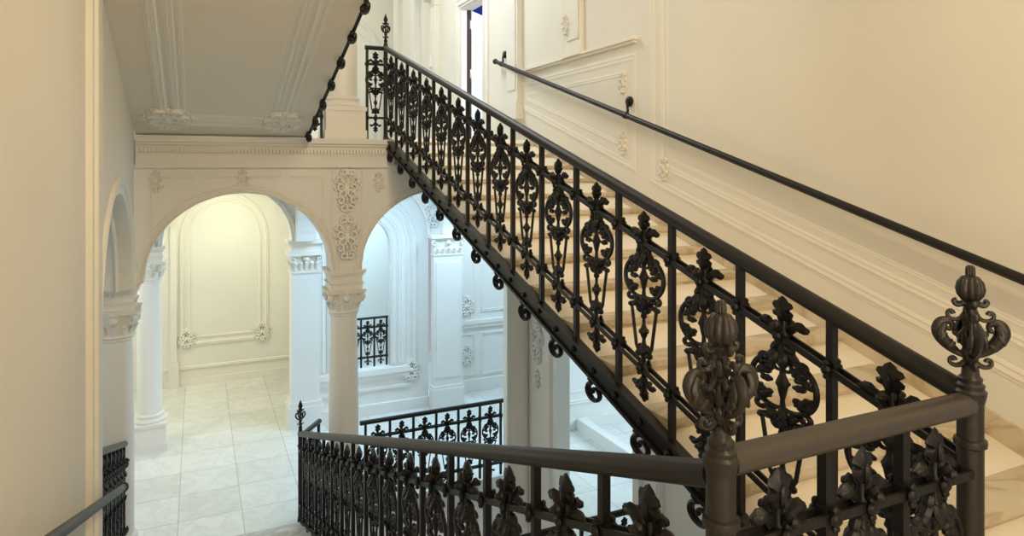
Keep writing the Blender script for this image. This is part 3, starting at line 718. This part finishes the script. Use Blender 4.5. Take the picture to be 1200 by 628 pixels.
# =================================================================== BALUSTRADES
SP = .392
Lr = 7.0-YN
balustrade('long iron balustrade climbing the right flight to the upper floor',(XR,YN),(XR,7.0),-.59,-.59+SL*Lr,
           [.221+SP*k for k in range(15)],[.221+SP*(k+.5) for k in range(14)], ends=(-.02,-.02), sx=1.55)
Ll = 7.28-YN
balustrade('iron balustrade descending the left flight to the hall',(XL,YN),(XL,7.28),-.632,-.632-.346*Ll,
           [.241+.395*k for k in range(15)],[.241+.395*(k+.5) for k in range(15)], ends=(-.02,-.02), sx=1.5)
balustrade('short level balustrade across the landing between the two near newels',(XL,YN),(XR,YN),-.607,-.607,
           [.159,.421,.683],[.302,.561], ends=(-.02,-.02), rr=.0325, railmat=M_lrail)
balustrade('level balustrade guarding the hall edge below the rising flight',(1.64,7.41),(3.33,7.41),-2.82,-2.82,
           [.178+.2715*k for k in range(6)],[.04]+[.178+.2715*(k+.5) for k in range(5)]+[1.67], bot=.89, rr=.028, ends=(.02,.02))
balustrade('small balustrade in the arched opening of the rear bay',(1.81,10.13),(2.64,10.13),-2.29,-2.29,
           [.12+.20*k for k in range(4)],[.02]+[.12+.2*(k+.5) for k in range(3)]+[.81], bot=.93, rr=.02, sz=.80, sx=.95)
balustrade('short level balustrade at the stair head between column and top newel',(1.59,7.03),(XR,7.03),1.245,1.245,[.11],[.02], bot=.97, rr=.026)
balustrade('short balustrade between the overhead flight and the upstairs column',(1.0,7.03),(1.16,7.03),1.245,1.245,[.08],[.015,.145], bot=.97, rr=.026)
balustrade('sloping balustrade in the left arch opening beside the corner column',(-.57,4.70),(-.57,6.70),-1.72,-1.72-.340*2.0,
           [.25+.26*k for k in range(7)],[.12+.26*k for k in range(8)], rr=.028)
balustrade('balustrade low down behind the landing newel, below the rising flight',(2.2,4.6),(3.39,4.6),-2.82,-2.82,
           [.15+.27*k for k in range(5)],[.285+.27*k for k in range(4)], bot=.89, rr=.028)
balustrade('short return rail behind the foot newel in the hall',(XL+.03,7.31),(1.22,7.62),-2.80,-2.80,[.2],[.05,.36], bot=.90, rr=.028)
newel('front newel post where landing rail meets the descending balustrade', XL, YN, -.615, .96, turn=.62)
newel('newel post nearest the right wall, foot of the rising flight', XR, YN, -.595, .975)
newel('newel post at the stair head beside the upstairs column', XR, 7.0, 1.245, 1.0, 1.1, .022, SFIN)
newel('newel post at the hall end of the descending balustrade', XL, 7.28, -2.79, .92, 1.1, .024, SFIN)
struct(MB().box(2.1,3.41,4.5,4.68,ZH-.3,ZH).obj('floor_ledge', M_floor))
struct(MB().prism([(4.41,-3.6),(6.66,-3.6),(6.66,-3.26),(4.41,-2.53)],'x',-.66,-.501).obj('wall_parapet', M_plaster))
# wall handrails
def wall_rail(label, x, y0, z0, y1, z1, r, wallx, br, endball=True):
    t = thing('wall_handrail', label, 'handrail', (x,y0,z0), 0, 'handrails fixed to the walls'); sl = (z1-z0)/(y1-y0)
    L = y1-y0
    MB().tube([(0,L*i/20,sl*L*i/20) for i in range(21)], r, 14).obj('rail', M_rail, t, True)
    m = MB(); m.ball((0,L,sl*L),r*1.45,12,8); m.lathe([(r*1.3,-.01),(r*1.3,.01)],12,(0,L-.05,sl*(L-.05))); m.obj('end_knob', M_rail, t, True)
    dx = wallx-x; s = 1 if dx > 0 else -1
    for y in br:
        z = sl*y
        m = MB(); m.tube(cr([(0,y,z),(dx*.25,y,z+.035),(dx*.3,y+.01,z+.09),(dx*.7,y+.03,z+.125),(dx,y+.04,z+.125)],4),.0115,8,1,(0,1,0))
        m.ball((dx-s*.018,y+.04,z+.125),(.030,.046,.046),14,8); m.tube([(0,y-.02,z-.02*sl),(0,y+.02,z+.02*sl)],r*1.25,12)
        m.obj('bracket', M_iron, t, True)
    return t
wall_rail('long black handrail on the right wall above the rising flight', 3.325, -1.5, -1.50, 7.60, 1.29, .024, WR, [2.2,6.32,8.92])
wall_rail('grey handrail on the left wall beside the descending flight', -.425, -.6, -.05, 4.93, -2.04, .022, WL, [1.0])
# =================================================================== LIGHTS
def area(name, loc, target, size, power, col, sy=None):
    l = bpy.data.lights.new(name,'AREA'); l.energy = power; l.color = col; l.size = size
    if sy: l.shape = 'RECTANGLE'; l.size_y = sy
    o = bpy.data.objects.new(name,l); C.objects.link(o); o.location = loc
    o.rotation_euler = (Vector(target)-Vector(loc)).to_track_quat('-Z','Y').to_euler()
    return o
area('landing_lamp', (1.5,-.7,2.3), (2.6,3.0,-.4), .35, 50, (1,.77,.46))
area('landing_fill', (.5,-1.85,.2), (.4,4.5,1.2), 1.5, 66, (1,.83,.60), 2.2)  # unseen fill added behind the camera to brighten the overhead soffit
area('facade_fill', (1.35,2.6,1.75), (.35,6.9,.0), .5, 28, (1,.82,.56))  # fill added above the well to brighten arcade front and soffit
area('upper_hall_daylight', (1.7,8.0,4.1), (2.2,6.8,0), 1.6, 100, (.88,.97,1))  # added overhead light standing in for daylight in the upper hall
area('upper_hall_daylight_far', (1.4,11.6,4.1), (1.4,11.6,0), 1.4, 34, (.93,1,.95))  # second daylight stand-in, over the far end
area('blue_room_window', (5.2,6.7,2.4), (4.0,9.3,1.2), 1.0, 120, (.78,.93,1))
area('hall_lamp', (.4,11.4,-.10), (.3,11.5,-3), .8, 26, (.98,1,.72))
area('hall_window_left', (-2.9,8.6,-1.2), (1.0,9.2,-3.7), 1.3, 42, (.93,.98,1), 2.0)
area('hall_window_left_rear', (-2.9,11.4,-1.2), (1.0,11.6,-3.4), 1.2, 30, (1,1,.84), 1.6)
area('side_arch_window', (-2.9,5.4,-1.4), (-.6,5.8,-2), 1.2, 11, (.66,.82,1), 1.6)
area('bay_fill', (2.4,8.6,-.08), (2.4,8.6,-3), 1.1, 50, (.46,.73,1))  # fill added under the hall ceiling to light the right bay blue
area('rear_bay_fill', (2.5,11.6,-.1), (2.5,12,-3), 1.0, 60, (.48,.75,1))  # overhead fill added so the space behind the rear opening shows bright blue
area('passage_fill', (4.3,9.2,-.1), (4.1,9.9,-2.6), .8, 45, (.56,.79,1))  # fill added to brighten the dim rear side wall
area('side_room_window', (7.6,5.6,-1.2), (4.5,7.4,-3.4), 1.5, 110, (.60,.82,1), 1.8)
area('well_lamp', (2.3,5.9,-4.2), (2.2,6.4,-6.3), .6, 10, (.9,.95,1))
wd = bpy.data.worlds.new('World'); bpy.context.scene.world = wd; wd.use_nodes = True
wd.node_tree.nodes['Background'].inputs[0].default_value = (.85,.9,1,1); wd.node_tree.nodes['Background'].inputs[1].default_value = .35
# =================================================================== CAMERA
cam = bpy.data.cameras.new('Camera'); co = bpy.data.objects.new('Camera', cam); C.objects.link(co)
co.location = (0,0,0); co.rotation_euler = (PI/2,0,-math.atan(369/790)); cam.sensor_width = 36; cam.lens = 790/1200*36
cam.shift_y = -(314-195)/1200; cam.clip_start = .02
bpy.context.scene.camera = co
vs = bpy.context.scene.view_settings
vs.view_transform = 'Standard'; vs.look = 'None'; vs.exposure = .30; vs.gamma = 1; vs.use_curve_mapping = False
